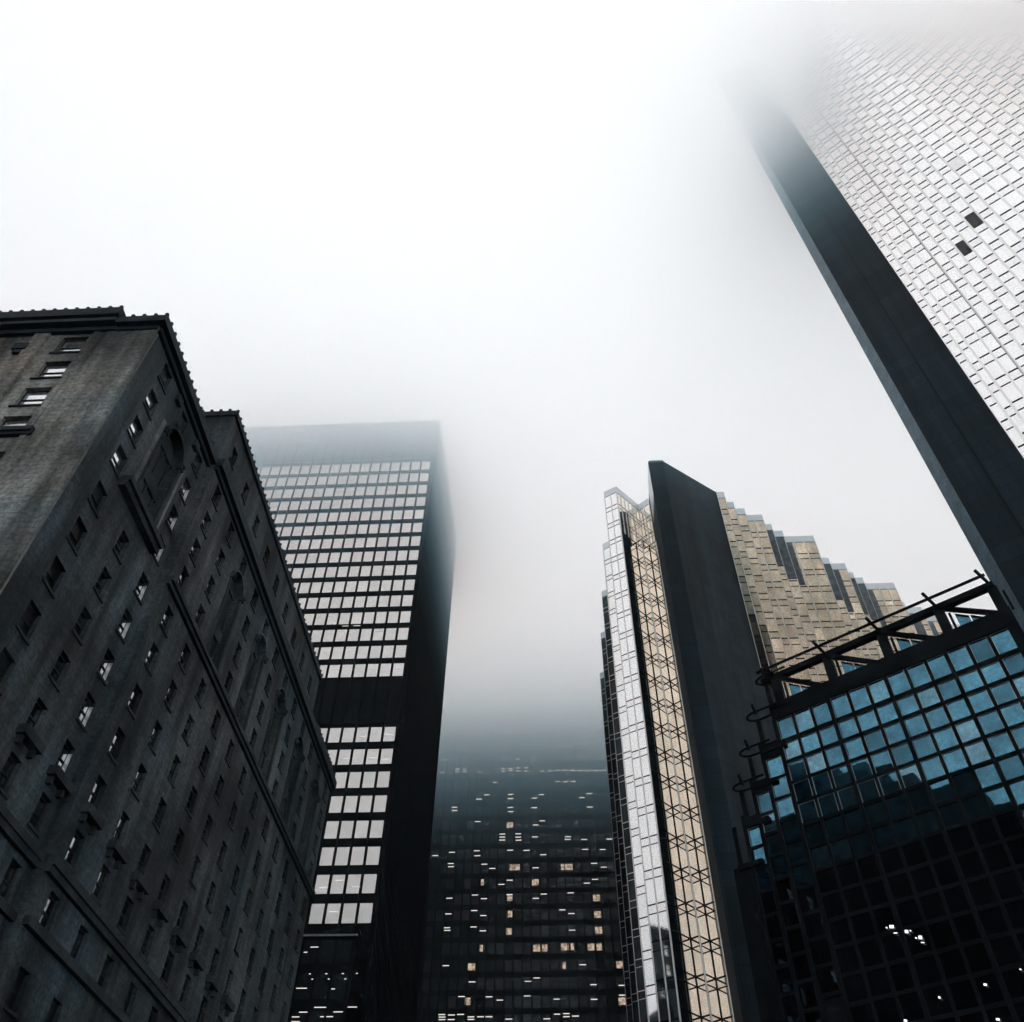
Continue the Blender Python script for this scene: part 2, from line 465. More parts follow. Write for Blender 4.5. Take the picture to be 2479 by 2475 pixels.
# cornices and string courses
def mould(mb, pts, prof):
    """sweep a stepped profile [(out, z0, z1)] along an outline of (x, y) with outward offsets to +x / -y"""
    for out, z0, z1 in prof:
        for (kind, lo, hi, base) in pts:
            if kind == 'x': mb.box(lo, hi, base - out, base + .05, z0, z1)      # runs along x, faces -y
            else: mb.box(base - .05, base + out, lo, hi, z0, z1)                # runs along y, faces +x
mb = MB()
mould(mb, [('x', -72, -33.2, 33.1)], [(.35, 61.3, 61.8), (.9, 61.803, 62.2), (.62, 62.203, 62.6), (1.0, 62.603, 63.6)])
mould(mb, [('x', -33.197, -29.9, 33.1)], [(.3, 61.25, 61.7), (.72, 61.703, 62.52)])
mould(mb, [('y', 33.06, 46.75, XA)], [(.3, 61.25, 61.7)])
mould(mb, [('y', 32.38, 46.75, XA)], [(.72, 61.703, 62.52)])
mb.box(-71, -30.4, 33.5, 46.9, 61.9, 62.3)
mb.build('cornice', M['copper'], hotel)
mb = MB()
mould(mb, [('y', 46.55, 99.6, XB)], [(.25, 60.85, 61.3), (.62, 61.303, 62.3)])
mb.box(-60, XB, 46.7, 99.3, 61.3, 61.9)
mb.build('cornice', M['copper'], hotel)
mb = MB(); mould(mb, [('y', 46.5, 99.5, XB)], [(.28, 47.1, 47.45), (.48, 47.453, 47.85)]); mb.build('string_course', M['trim'], hotel)
mb = MB()
mould(mb, [('y', 33.0, 46.6, XA), ('x', -72, -29.6, 33.1)], [(.3, 24.9, 25.3), (.42, 25.303, 25.75)])
mb.build('string_course', M['trim'], hotel)
mb = MB(); mould(mb, [('y', 46.5, 99.5, XB)], [(.3, 24.7, 25.1), (.45, 25.103, 25.6)]); mb.build('string_course', M['trim'], hotel)
mb = MB(); mould(mb, [('y', 33.0, 46.6, XA), ('x', -72, -29.6, 33.1)], [(.3, 21.9, 22.35)]); mb.build('string_course', M['trim'], hotel)
mb = MB(); mould(mb, [('y', 46.5, 99.5, XB)], [(.36, 21.75, 22.25)]); mb.build('string_course', M['trim'], hotel)
# ledge under the pavilion's niche, sill band on the end face, window balconies
mb = MB()
mould(mb, [('y', 37.5, 44.3, XA)], [(.55, 48.0, 48.5), (.8, 48.503, 49.0)])
mould(mb, [('x', -72, -34.2, 33.1)], [(.3, 47.9, 48.2), (.45, 48.203, 48.6)])
mb.build('balcony_ledge', M['trim'], hotel)
for yc in [40.9, 45.1]:
    mb = MB(); mb.box(XA, XA + .6, yc - 1.15, yc + 1.15, 29.35, 29.9); mb.box(XA, XA + .35, yc - .9, yc - .65, 28.9, 29.35); mb.box(XA, XA + .35, yc + .65, yc + .9, 28.9, 29.35)
    mb.build('balcony', M['trim'], hotel)
for yc in cols:
    mb = MB(); mb.box(XB, XB + .6, yc - 1.15, yc + 1.15, 28.9, 29.45); mb.box(XB, XB + .35, yc - .9, yc - .65, 28.45, 28.9); mb.box(XB, XB + .35, yc + .65, yc + .9, 28.45, 28.9)
    mb.build('balcony', M['trim'], hotel)
# pale quoin on the corner and niche jambs, lit edges put into colour
mb = MB()
mb.box(-30.35, -29.97, 33.02, 33.4, 26, 61.2)
mb.build('quoin', M['quoin'], hotel)
mb = MB()
for y0, y1 in ((38.55, 39.0), (43.5, 43.8)):
    mb = MB(); mb.box(XA, XA + .10, y0, y1, 49.0, 57.3); mb.build('niche_jamb', M['quoin'], hotel)
mb = MB(); mb.box(-39.6, -38.4, 32.86, 33.1, 27, 61.6); mb.box(-34.9, -34.5, 32.9, 33.1, 27, 61.6); mb.build('pilaster', M['stone_end'], hotel)
mb = MB()
for z in (57.4, 53.9, 50.4, 46.4, 42.8, 39.2, 35.6, 32.1):
    mb.box(XA - .34, XA - .05, 45.68, 45.74, z - 1.9, z - .35)
mb.build('pale_curtain', M['pale_joint'], hotel)
# attic storey above the street front
hC = []
for k in range(9):
    yc = 50.5 + 4.43 * k
    hC.append((yc - .6, yc + .6, 66.6, 68.7)); hC.append((yc - .6, yc + .6, 63.2, 65.4))
mb = MB()
holed_wall(mb, (XC, 0, 0), (0, 1, 0), 47.9, 89.3, 61.8, 71.2, hC, (-1, 0, 0), .35)
holed_wall(mb, (0, 47.9, 0), (1, 0, 0), -70, XC, 61.8, 71.2, [], (0, 1, 0), .3)
mb.quad((XC, 89.3, 61), (-70, 89.3, 61), (-70, 89.3, 71.2), (XC, 89.3, 71.2))
mb.quad((XC, 47.9, 71.2), (XC, 89.3, 71.2), (-70, 89.3, 71.2), (-70, 47.9, 71.2))
mb.build('attic', M['stone'], hotel)
window_set((XC, 0, 0), (0, 1, 0), (-1, 0, 0), hC, 'attic')
mb = MB()
mb.box(XC - .05, XC + .25, 47.7, 89.4, 70.7, 71.35); mb.box(-70, XC + .25, 47.65, 47.95, 70.71, 71.36)
mb.box(-31.2, XB - .2, 89.3, 99.4, 62.3, 65.6 - 1.2)
mb.build('cornice', M['copper'], hotel)
# crests of small knobs along the parapets
knobs = ([(-33.4 - .9 * k, 32.25, 63.6) for k in range(42)] + [(-29.45 - .9 * k, 32.5, 62.52) for k in range(5)]
         + [(XA + .62, 33.3 + .9 * k, 62.52) for k in range(15)]
         + [(XC + .15, 47.9 + .9 * k, 71.35) for k in range(47)] + [(XC - .6 - .9 * k, 47.75, 71.36) for k in range(10)]
         + [(XB + .4, 89.6 + .9 * k, 62.3) for k in range(11)] + [(XB - .35, 89.6 + .9 * k, 64.4) for k in range(11)])
knobs.sort(key=lambda p: (p[0] < -47, math.dist(p, (0, 0, 1.6))))
def knob_into(mb, x, y, z):
    mb.ball((x, y, z + .16), .19, 6, 4, 1.2)
    mb.box(x - .07, x + .07, y - .07, y + .07, z - .1, z + .1)
mb = MB(); knob_into(mb, 0, 0, 0)
k0 = mb.build('finial', M['copper'], hotel)
for i, p in enumerate(knobs[:100]):
    k = k0 if i == 0 else k0.copy()
    if i: C.objects.link(k); k.parent = hotel
    k['placed'] = 1
    k.location = Vector(p) - hotel.location
mb = MB()
for p in knobs[100:]: knob_into(mb, *p)
mb.build('far_finials', M['copper'], hotel, kind='stuff')

# windows: one shape of each style, copied
def win_proto(w, h, style, lit):
    """local axes: +x along the wall, +y inwards, z up"""
    d = .30
    f = MB()
    f.box(-w / 2, w / 2, d, d + .06, 0, .09); f.box(-w / 2, w / 2, d, d + .06, h - .12, h)
    f.box(-w / 2, -w / 2 + .09, d, d + .06, .09, h - .12); f.box(w / 2 - .09, w / 2, d, d + .06, .09, h - .12)
    f.box(-w / 2 + .09, w / 2 - .09, d - .02, d + .06, h * .5 - .05, h * .5 + .05)
    p = MB()
    p.quad((-w / 2 + .09, d + .05, .09), (w / 2 - .09, d + .05, .09), (w / 2 - .09, d + .05, h * .5 - .05), (-w / 2 + .09, d + .05, h * .5 - .05))
    p.quad((-w / 2 + .09, d + .03, h * .5 + .05), (w / 2 - .09, d + .03, h * .5 + .05), (w / 2 - .09, d + .03, h - .12), (-w / 2 + .09, d + .03, h - .12))
    s = MB(); s.box(-w / 2 - .14, w / 2 + .14, -.12, .3, -.16, -.003)
    return f, p, s
protos = {}
def cam_d2(o): return (o[0] - Vector((0, 0, 1.6))).length
wins.sort(key=cam_d2)
def in_view(o):
    v = cam.matrix_world.inverted() @ o
    if v.z > -1: return False
    return abs(v.x / -v.z) < .63 and abs(v.y / -v.z) < .63
seen = [w for w in wins if in_view(w[0])]
rest = [w for w in wins if not in_view(w[0])] + seen[100:]
rf, rp = MB(), MB()
for i, (O, U, N, w, h, style) in enumerate(seen[:100]):
    glass = 'sash_glass'
    if style == 'end': glass = 'blind'
    elif style == 'side' and O.z > 46 and O.y < 47 and i % 7 != 3: glass = 'blind'
    elif style == 'side' and O.z < 48 and O.y < 38: glass = 'void'
    elif style == 'attic': glass = 'void'
    elif O.z < 26: glass = 'void' if i % 3 else 'sash_glass'
    key = (round(w, 2), round(h, 2), glass)
    if key not in protos:
        f, p, s = win_proto(w, h, style, 0)
        fo = f.build('window', M['sash'], hotel); po = p.build('pane', M[glass], fo); so = s.build('sill', M['trim'], fo)
        protos[key] = (fo, po, so); first = True
    else:
        fo0, po0, so0 = protos[key]
        fo = fo0.copy(); C.objects.link(fo); fo.parent = hotel
        for c0 in (po0, so0):
            c = c0.copy(); C.objects.link(c); c.parent = fo
    mw = Matrix(((U.x, N.x, 0, O.x), (U.y, N.y, 0, O.y), (U.z, N.z, 1, O.z), (0, 0, 0, 1)))
    fo['placed'] = 1
    fo.matrix_basis = Matrix.Translation(-hotel.location) @ mw
for (O, U, N, w, h, style) in rest:
    f, p, s = win_proto(w, h, style, 0)
    T = Matrix(((U.x, N.x, 0, O.x), (U.y, N.y, 0, O.y), (U.z, N.z, 1, O.z), (0, 0, 0, 1)))
    for src in (f, s):
        i0 = len(rf.v); rf.v += [tuple(T @ Vector(q)) for q in src.v]; rf.f += [tuple(i0 + k for k in q) for q in src.f]; rf.t += src.t
    i0 = len(rp.v); rp.v += [tuple(T @ Vector(q)) for q in p.v]; rp.f += [tuple(i0 + k for k in q) for q in p.f]; rp.t += p.t
if rf.v:
    o = rf.build('window_frames', M['sash'], hotel, kind='stuff')
    rp.build('window_panes', M['sash_glass'], hotel, kind='stuff')
adopt(hotel)
HK = 0.87
hotel.scale = (HK, HK, HK)
hotel.location = (XA * HK, 33.1 * HK, 1.6 * (1 - HK))

# ================================================================ black steel tower with pale windows
tower = thing('black_tower', 'black steel office tower with pale square windows, its top lost in low cloud', 'office tower', (-50, 128, 0))
TX, TY, TYB, TH = -23.2, 109.7, 146.5, 155.6
mb = MB(); mb.box(-82, TX, TY, TYB, 0, TH); mb.build('wall', M['steel'], tower)
zt_up = [141.1 - 3.69 * k for k in range(15)]
zt_lo = [77.5 - 3.76 * k for k in range(8)]
panes = []
for z in zt_up + zt_lo:
    h = 2.48
    for c in range(25):
        x1 = -24.02 - 2.06 * c
        panes.append((x1 - 1.66, x1, z - h, z))
vis = [p for p in panes if in_view(Vector((p[0], TY, p[3]))) and p[1] > -24.3 - 2.06 * (5 + max(0, (p[3] - 50)) * .11)]
vis.sort(key=lambda p: p[3] - p[1] * .2)
near, far = vis[:100], vis[100:]
far += [p for p in panes if p not in vis]
def tone(): return random.uniform(.965, 1.035)
for (a, b, c, d) in near:
    mb = MB(); mb.quad((a, TY - .06, c), (b, TY - .06, c), (b, TY - .06, d), (a, TY - .06, d), tone=tone() * (.93 if c < 50 else 1)); mb.build('window', M['bronze_pane'], tower)
mb = MB()
for (a, b, c, d) in far: mb.quad((a, TY - .06, c), (b, TY - .06, c), (b, TY - .06, d), (a, TY - .06, d), tone=tone())
mb.build('window_panes', M['bronze_pane'], tower, kind='stuff')
mb = MB()       # projecting mullions, spandrel edges
for c in range(29):
    x = -23.82 - 2.06 * c
    mb.box(x - .07, x + .07, TY - .26, TY, 4, TH - .02)
mb.build('mullion', M['steel'], tower)
mb = MB()
for z in zt_up + zt_lo: mb.box(-82, TX - .1, TY - .12, TY, z + .08, z + .3)
mb.build('spandrel', M['steel'], tower)
for z0, z1 in ((78.2, 86.3), (142.4, 154.8)):     # plant floor louvres
    mb = MB(); mb.box(-82, TX - .15, TY - .1, TY, z0, z1); mb.build('dark_band', M['steel'], tower)
mb = MB()
for k in range(36):
    y = TY + .5 + 1.02 * k
    mb.box(TX, TX + .2, y - .06, y + .06, 4, TH - .03)
mb.build('side_rib', M['steel'], tower)
mb = MB()
for k in range(37):
    z = 141 - 3.72 * k
    mb.quad((TX + .02, TY + .6, z - 2.4), (TX + .02, TYB - .6, z - 2.4), (TX + .02, TYB - .6, z), (TX + .02, TY + .6, z), tone=tone())
mb.build('side_glass', M['dark_pane'], tower)  # darker than the front glass: the side's dark reflection is in the colour
for x, z in ((-36.8, 92.2), (-32.8, 92.1), (-35.0, 88.5), (-32.4, 88.4), (-28.8, 88.4), (-24.9, 88.3), (-28.9, 96.2), (-34.7, 97.6), (-32.8, 97.6), (-28.6, 75.9), (-30.6, 72.3), (-26.7, 72.3), (-24.8, 72.0), (-25.0, 76.2), (-28.8, 54.2), (-26.4, 53.3), (-30.7, 53.3), (-28.9, 50.2)):
    mb = MB(); mb.box(x - .6, x + .55, TY - .10, TY - .065, z - .05, z + .05); mb.build('ceiling_light', M['strip'], tower)
adopt(tower)

# low dark block in front of the tower's foot
podium = thing('dark_podium', 'low dark glass block with small ceiling lights at the foot of the black tower', 'office block', (-45, 106, 0))
mb = MB(); mb.box(-80, -23.6, 101.5, 109.2, 0, 44.6); mb.build('wall', M['steel'], podium)
kp = 101.4 / 109.7
mb = MB()
for k in range(10):
    z = 43.3 - 3.7 * k
    for c in range(26):
        x = -24.1 - 2.06 * kp * c
        mb.quad((x - 1.6, 101.44, z - 2.5), (x, 101.44, z - 2.5), (x, 101.44, z), (x - 1.6, 101.44, z), tone=tone())
mb.build('glazing', M['dark_pane'], podium)
mb = MB(); mb.box(-80, -23.5, 101.35, 101.5, 43.75, 43.95); mb.build('coping', M['dark_band'], podium)
for x, z, w in ((-30.6, 45.9, .9), (-31.6, 45.3, .4), (-30.6, 42.8, .2), (-28.6, 42.8, .25), (-26.6, 42.8, .25), (-24.9, 42.8, .2), (-30.2, 42.2, .2), (-28.2, 42.2, .2), (-26.2, 42.2, .2), (-31.3, 41.2, 1.2), (-27.5, 41.1, .4), (-28.7, 39.1, 1.3), (-24.9, 39.1, 1.0), (-30.6, 38.6, .9), (-26.5, 38.6, 1.0), (-31.4, 38.1, .8), (-28.3, 38.1, .4), (-27.4, 38.1, .7), (-31.3, 37.6, .9)):
    X, Z = x * kp, 1.6 + (z - 1.6) * kp
    mb = MB(); mb.box(X - w / 2, X + w / 2, 101.37, 101.41, Z - .04, Z + .04); mb.build('ceiling_light', M['strip'], podium)
adopt(podium)

# ================================================================ far dark slab with lit windows
slab = thing('far_dark_tower', 'distant dark office slab with scattered lit windows fading upwards into fog', 'office tower', (-12, 215, 0))
SY = 207.0
mb = MB(); mb.box(-62, 40, SY, 240, 0, 176); mb.build('wall', M['steel'], slab)
mb = MB(); zw = [123.5 + 3.78 * k for k in range(13, -1, -1)] + [123.5 - 3.78 * k for k in range(1, 31)]
for z in zw:
    for c in range(48):
        x = -60.06 + 2.06 * c
        mb.quad((x - .86, SY - .03, z - 2.5), (x + .86, SY - .03, z - 2.5), (x + .86, SY - .03, z), (x - .86, SY - .03, z), tone=random.uniform(.6, 1.5))
mb.build('window_panes', M['dark_pane'], slab, kind='stuff')
mb = MB()
for c in range(49):
    x = -61.09 + 2.06 * c
    mb.box(x - .08, x + .08, SY - .22, SY, 3, 175.9)
mb.build('mullion', M['steel'], slab)
S = [(-19.0,123.2),(-12.8,123.2),(-12.8,122.0),(-4.7,123.0),(7.8,123.0),(-21.0,122.0),(-6.4,122.0),(5.8,121.9),(-27.3,119.8),(-27.2,118.9),(-12.8,119.5),(-12.7,118.3),(-6.6,119.3),(7.7,119.2),(-21.1,115.7),(-4.6,115.6),(-6.2,114.5),(-14.7,112.2),(-14.7,111.4),(-14.7,110.6),(-10.7,112.2),(-10.7,111.3),(-10.6,110.5),(-6.5,111.3),(1.8,111.2),(1.7,110.5),(5.8,110.4),(12.1,110.4),(-27.2,107.6),(-21.0,107.9),(-20.8,106.6),(-12.7,107.9),(-8.6,107.8),(-4.5,106.6),(5.9,107.8),(10.3,107.7),(-31.3,106.8),(-27.3,104.7),(-27.2,103.9),(-19.0,104.4),(-17.0,103.3),(-6.4,103.3),(7.9,104.2),(10.3,103.2),(-14.7,99.3),(-12.7,100.3),(5.9,99.3),(7.9,100.2),(-27.1,96.1),(-21.0,96.8),(-18.8,95.9),(-12.7,96.8),(-6.4,95.8),(-4.5,96.8),(1.9,97.0),(-27.1,92.4),(-21.0,93.1),(-18.8,91.9),(-0.2,93.0),(1.9,92.1),(-27.2,89.2),(-27.1,88.6),(-21.0,89.3),(-18.8,88.4),(1.9,88.3),(-26.9,80.8),(4.0,80.7),(-20.8,77.3),(-8.3,77.3),(-6.4,78.0),(6.2,76.5),(12.4,76.3),(-23.0,74.3),(-16.9,74.2),(-14.5,73.5),(-8.5,74.3),(-2.0,73.6),(6.1,73.5),(12.3,74.3),(-27.1,70.7),(-27.0,70.2),(-25.0,70.6),(-23.0,70.7),(-20.7,70.2),(-18.6,70.2),(-16.8,70.2),(0.0,70.7),(0.0,70.1),(-2.0,70.6),(1.9,70.2),(-27.0,69.7),(-25.0,69.7),(-12.5,69.7),(-4.3,69.7),(-20.7,69.7)]
F = [(-31.3,130.1),(-27.3,131.0),(-27.2,130.2),(-25.3,131.0),(-25.2,130.2),(-21.2,130.0),(-14.8,130.8),(-14.8,130.1),(-12.9,130.9),(-12.9,130.3),(-10.8,131.0),(-10.8,130.1),(-8.7,131.0),(-8.7,130.0),(-4.5,129.9),(-2.5,129.9),(-0.3,130.0),(1.7,130.0),(3.7,129.9),(5.8,129.9),(7.7,129.8),(9.9,129.7),(12.0,129.8),(5.8,133.4),(5.8,134.3),(11.9,133.5),(-10.8,133.7),(-6.7,133.7),(-0.4,126.7),(1.6,126.6),(3.7,126.6),(-16.9,126.8),(-30.9,133.9),(-14.6,133.6),(5.8,138.2),(7.8,138.1),(10.3,138.3),(12.1,138.2),(-2.3,137.6),(1.2,137.4),(3.5,137.3),(-12.9,141.8),(-24.9,141.9),(-21.2,142.1),(-8.3,141.7)]
for x, z in S:
    hw = .74
    mb = MB(); mb.box(x - hw, x + hw, SY - .09, SY - .05, z - .09, z + .09); mb.build('ceiling_light', M['strip'], slab)
mb = MB()
for x, z in F: mb.box(x - .64, x + .64, SY - .09, SY - .05, z - .08, z + .08)
mb.build('fogged_ceiling_lights', M['strip'], slab, kind='stuff')
W = [(-12.8,114.6),(-12.4,103.5),(-11.1,103.5),(0.4,103.4),(1.8,103.4),(-19.3,99.9),(-6.5,99.7),(-12.6,96.0),(8.0,95.7),(-12.5,92.2),(8.0,91.8),(-12.7,88.2),(8.0,88.2),(-19.0,84.5),(-6.3,84.4),(-4.5,84.4),(0.1,84.6),(1.8,84.6),(6.1,84.5),(7.9,84.5),(-21.1,80.5),(-0.2,80.6),(12.3,80.6),(-21.6,73.3),(12.2,73.1)]
for i, (x, z) in enumerate(W):
    hw = (.82, .35, .8, .6)[i % 4] if i not in (9,) else .5
    mb = MB(); mb.quad((x - hw, SY - .07, z - .75), (x + hw, SY - .07, z - .75), (x + hw, SY - .07, z + .75), (x - hw, SY - .07, z + .75)); mb.build('lit_window', M['warm'], slab)
mb = MB()
for k in range(60):
    x = -60.06 + 2.06 * random.randint(16, 36); z = 123.5 - 3.78 * random.randint(2, 14)
    mb.quad((x - .8, SY - .04, z - 2.3), (x + .8, SY - .04, z - 2.3), (x + .8, SY - .04, z - .2), (x - .8, SY - .04, z - .2))
mb.build('dim_windows', M['warm_dim'], slab, kind='stuff')
adopt(slab)

# ================================================================ glass curtain walls
def curtain(parent, A, B, n, ztop, zbot, h, sp, m, first=None, name='glass_facet', line=.13, joint=.13, line_m='joint', joint_m='mullion', cap=True, tones=(.97, 1.0), dark=None, end_gap=.1, capm='grey_parapet', ledge=0):
    """one facet from A to B seen with A at left: panes, dark floor lines and upright mullions"""
    A, B = Vector((*A, 0)), Vector((*B, 0))
    U = (B - A).normalized(); L = (B - A).length
    N = Vector((U.y, -U.x, 0))        # outward (towards the viewer's side)
    w = L / n
    P = lambda u, z, d=0: A + U * u + N * d + Vector((0, 0, z))
    pn, ln, jn = MB(), MB(), MB()
    z = ztop
    if cap:
        c = MB(); c.obox(P(0, ztop - cap), U * L, N * .05, (0, 0, cap)); 
        z = ztop - cap
        fz = z
    else: fz = ztop
    rows = []
    zz = fz
    if first: rows.append((zz - first, zz)); zz -= first
    while zz > zbot:
        rows.append((zz - sp, zz)); rows.append((zz - h, zz - sp)); zz -= h
    for (a, b) in rows:
        short = (b - a) < sp * 1.3
        for k in range(n):
            key = (k, round(b, 1))
            t = random.uniform(*tones) * (.97 if short else 1)
            tv = dark(k, a, b) if dark else None
            if tv is not None: t = tv
            pn.quad(P(k * w, a), P(k * w + w, a), P(k * w + w, b), P(k * w, b), tone=t)
            ln.obox(P(k * w + end_gap, b - line / 2), U * (w - 2 * end_gap), N * .035, (0, 0, line * (1.0 if short else .75)))
            if ledge and short:
                jn.obox(P(k * w, b + line * .5), U * w, N * .06, (0, 0, ledge))
    for k in range(n + 1):
        jw = joint if 0 < k < n else joint * .8
        u = k * w - (0 if k == 0 else jw if k == n else jw / 2)
        jn.obox(P(u, zbot), U * jw, N * .075, (0, 0, fz - zbot))
    f = pn.build(name, m, parent)
    ln.build('floor_line', M[line_m], f)
    jn.build('mullion', M[joint_m], f)
    if cap: c.build('parapet', M[capm], f)
    return f

# ---- gold glass tower, centre right
gold = thing('gold_glass_tower', 'stepped gold glass tower with zigzag bays and a broad dark granite pier', 'office tower', (30, 115, 0))
H, HF = 118.0, 3.98
W1, W2, N1, T1, N2, P4 = (9.46, 99.6), (11.55, 98.4), (14.04, 101.17), (14.94, 100.36), (16.25, 101.81), (17.34, 100.83)
W3, W4 = (15.55, 102.84), (17.3, 101.26)
PR1, PR2, PR3, PR0 = (16.83, 93.1), (19.3, 93.1), (29.0, 100.46), (17.45, 102.2)
curtain(gold, W1, W2, 2, H, 10, HF, 1.0, M['sky_white'], first=2.95, cap=1.5, tones=(.96, 1.0))['label'] = 'white reflecting outer bay'
curtain(gold, W2, W3, 6, H, 106.6, HF, 1.0, M['pale_gold'], first=2.95, cap=1.5, tones=(.95, 1.0))
curtain(gold, W3, W4, 2, H, 106.6, HF, 1.0, M['pale_gold'], first=2.95, cap=1.5, tones=(.95, 1.0))
lo = 106.56
for a, b, n in ((W2, N1, 2), (N1, T1, 1), (T1, N2, 1), (N2, P4, 1)):
    curtain(gold, a, b, n, lo, 10, HF, 1.0, M['pale_gold'], cap=0, line=.17, joint=.1, joint_m='joint', tones=(.94, 1.0))
mb = MB(); mb.quad((*N1, lo), (*T1, lo), (*N2, lo), (*P4, lo), (*W4, lo), (*W3, lo)); mb.build('bay_roof', M['joint'], gold)
mb = MB(); mb.tube((*T1, 10), (*T1, lo), .1, 6); mb.tube((*P4, 10), (*P4, lo), .1, 6); mb.tube((*W2, 10), (*W2, H - .1), .09, 6); mb.build('corner_strip', M['mullion'], gold)
# teeth of the side running back from the street corner
teeth_y = [112.2, 125.0, 137.25, 150.3]
for i, y in enumerate(teeth_y):
    base = (17.7, y - 5.35); L = (9.42, y)
    dk = (lambda k, a, b: random.uniform(.05, .12)) if i >= 1 else None
    curtain(gold, L, base, 5, H, 10, HF, 1.0, M['sky_white'] if i == 0 else M['dark_pane'], first=2.95, cap=1.5, tones=(.93, 1.0) if i == 0 else (.6, 1.2), line_m='joint' if i == 0 else 'mullion', line=.13 if i == 0 else .1, joint=.16 if i == 0 else .1)  # rear teeth in dark glass: the mirrored black tower is put into colour
# granite pier
mb = MB()
mb.prism([PR1, PR2, PR3, (29.0, 108), (17.75, 108), PR0], 0, 118.0)
mb.build('granite_pier', M['granite'], gold)
mb = MB(); mb.quad((16.80, 93.1, 109.5), (17.2, 99.4, 109.5), (17.2, 99.4, 118), (16.80, 93.1, 118)); mb.build('pier_lit_panel', M['grey_parapet'], gold)  # pale panel paints the lit top of the pier's left face
mb = MB(); mb.box(17.0, 19.4, 93.02, 93.1, 117.7, 118.12); mb.build('coping', M['granite_lit'], gold)
# stepped gold front
xs = [29.02, 30.3, 32.25, 34.35, 37.65, 39.6, 41.8, 47.6, 49.1, 51.4, 54.7, 56.7, 58.8, 65.0, 68.3, 72.0, 76.0, 82, 86, 91]
ys = [100.46, 102.9, 104.5, 106.1, 108.5, 110.2, 111.7, 115.9, 117.5, 119.1, 121.6, 123.1, 124.8, 130.4, 132.0, 134.5, 137.5, 140, 143.5]
dark_refl = {4: 1.0, 5: 1.0, 6: .28, 8: 1.0, 9: .55, 10: 1, 11: 1.0, 12: .3, 14: .7, 15: .6}  # share of each facet covered by dark slats standing for its dark reflection
for i, y in enumerate(ys):
    a, b = xs[i], xs[i + 1]
    n = max(1, round((b - a) / 1.75))
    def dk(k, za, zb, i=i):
        if i <= 1 and zb < 92: return random.uniform(.35, .6) if i == 1 and zb > 70 else random.uniform(.25, .5)  # lower panes of the first facets darkened, a reflection put into the tone
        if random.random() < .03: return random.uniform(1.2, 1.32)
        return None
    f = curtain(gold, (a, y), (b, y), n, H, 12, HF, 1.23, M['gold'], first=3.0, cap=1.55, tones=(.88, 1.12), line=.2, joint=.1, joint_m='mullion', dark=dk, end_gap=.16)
    # side return back to the next facet
    if i + 1 < len(ys):
        r = MB(); r.quad((b, y, 0), (b, ys[i + 1], 0), (b, ys[i + 1], H), (b, y, H)); r.build('return_panel', M['gold'], f)
    if i in dark_refl:
        l = MB(); ll = (b - a) * dark_refl[i]; zt = H - 1.55
        zb_ = H - 1.55 - (10.5 if i in (5, 6, 9, 12) else 9.0)
        for q in range(30):
            z0 = zb_ + (zt - zb_) * q / 30
            l.box(a + .1, a + ll - .1, y - .10, y - .04, z0, z0 + (zt - zb_) / 30 * .8)
        l.box(a + .05, a + ll - .05, y - .045, y - .037, zb_, zt)
        l.build('dark_band', M['dark_band'], f)
# body and roof behind the glass
mb = MB()
mb.prism([(17.8, 105), (28.9, 101.5)] + [(xs[i] + .1, ys[i] + .35) for i in range(len(ys))] + [(91, 175), (17.8, 175)], 0, H - .3)
mb.build('core', M['joint'], gold)
adopt(gold)

# ---- white glass tower, upper right
E = Vector((math.cos(rad(36)), -math.sin(rad(36)))); Nn = Vector((math.sin(rad(36)), math.cos(rad(36))))
def at(az, p):
    s = p * math.tan(rad(az - 36)); v = E * s + Nn * p
    return (v.x, v.y)
white = thing('white_glass_tower', 'tall tower of white reflecting glass squares beside a narrow dark fin, top in cloud', 'office tower', (60, 50, 0))
WT = 196.0
spec = [(39.9, 40.68, 66.8), (40.68, 41.38, 65.45), (41.38, 42.45, 65.2), (42.45, 43.45, 65.2), (43.45, 44.47, 64.1), (44.47, 45.47, 62.9), (45.47, 46.48, 61.7), (46.48, 47.6, 60.5), (47.6, 48.75, 59.3), (48.75, 49.88, 58.1), (49.88, 51.14, 57.0), (51.14, 52.4, 57.0), (52.4, 53.55, 59.6), (53.55, 54.65, 61.2), (54.65, 55.7, 62.9), (55.7, 56.7, 64.5), (56.7, 57.7, 66.1), (57.7, 58.75, 67.7), (58.75, 59.75, 69.2), (59.75, 60.7, 70.7), (60.7, 61.6, 72.2), (61.6, 62.5, 73.7), (62.5, 63.4, 75.2), (63.4, 64.2, 76.7), (64.2, 65.0, 78.2), (65.0, 65.8, 79.7), (65.8, 66.6, 81.2), (66.6, 67.4, 82.7)]
ZL = 116.6
for i, (a0, a1, p) in enumerate(spec):
    A, B = at(a0, p), at(a1, p)
    ztop = ZL + 3.9 * 20
    def dk(k, za, zb, i=i):
        if zb - za > 2:
            if i == 8 and za < 90.8 < zb: return .045
            if i == 6 and za < 90.8 < zb: return .045
            if i == 10 and 96 < (za + zb) / 2 < 99.5: return .8
        return None
    f = curtain(white, A, B, 1, ztop, 8, 3.9, 1.25, M['sky_white'], cap=0, line=.16, joint=.12, joint_m='pale_joint', tones=(.96, 1.0), dark=dk, end_gap=.13)
    if i + 1 < len(spec):      # return to the neighbouring facet
        q = at(a1, spec[i + 1][2])
        r = MB(); r.quad((*B, 8), (*q, 8), (*q, ztop), (*B, ztop)); r.build('return_panel', M['sky_white'], f)
G0, F0 = at(34.55, 66.8), at(39.88, 66.8)
mb = MB(); mb.prism([G0, F0, (F0[0] + 2, F0[1] + 9), (G0[0] + 6, G0[1] + 7.5)], 0, WT - 1)
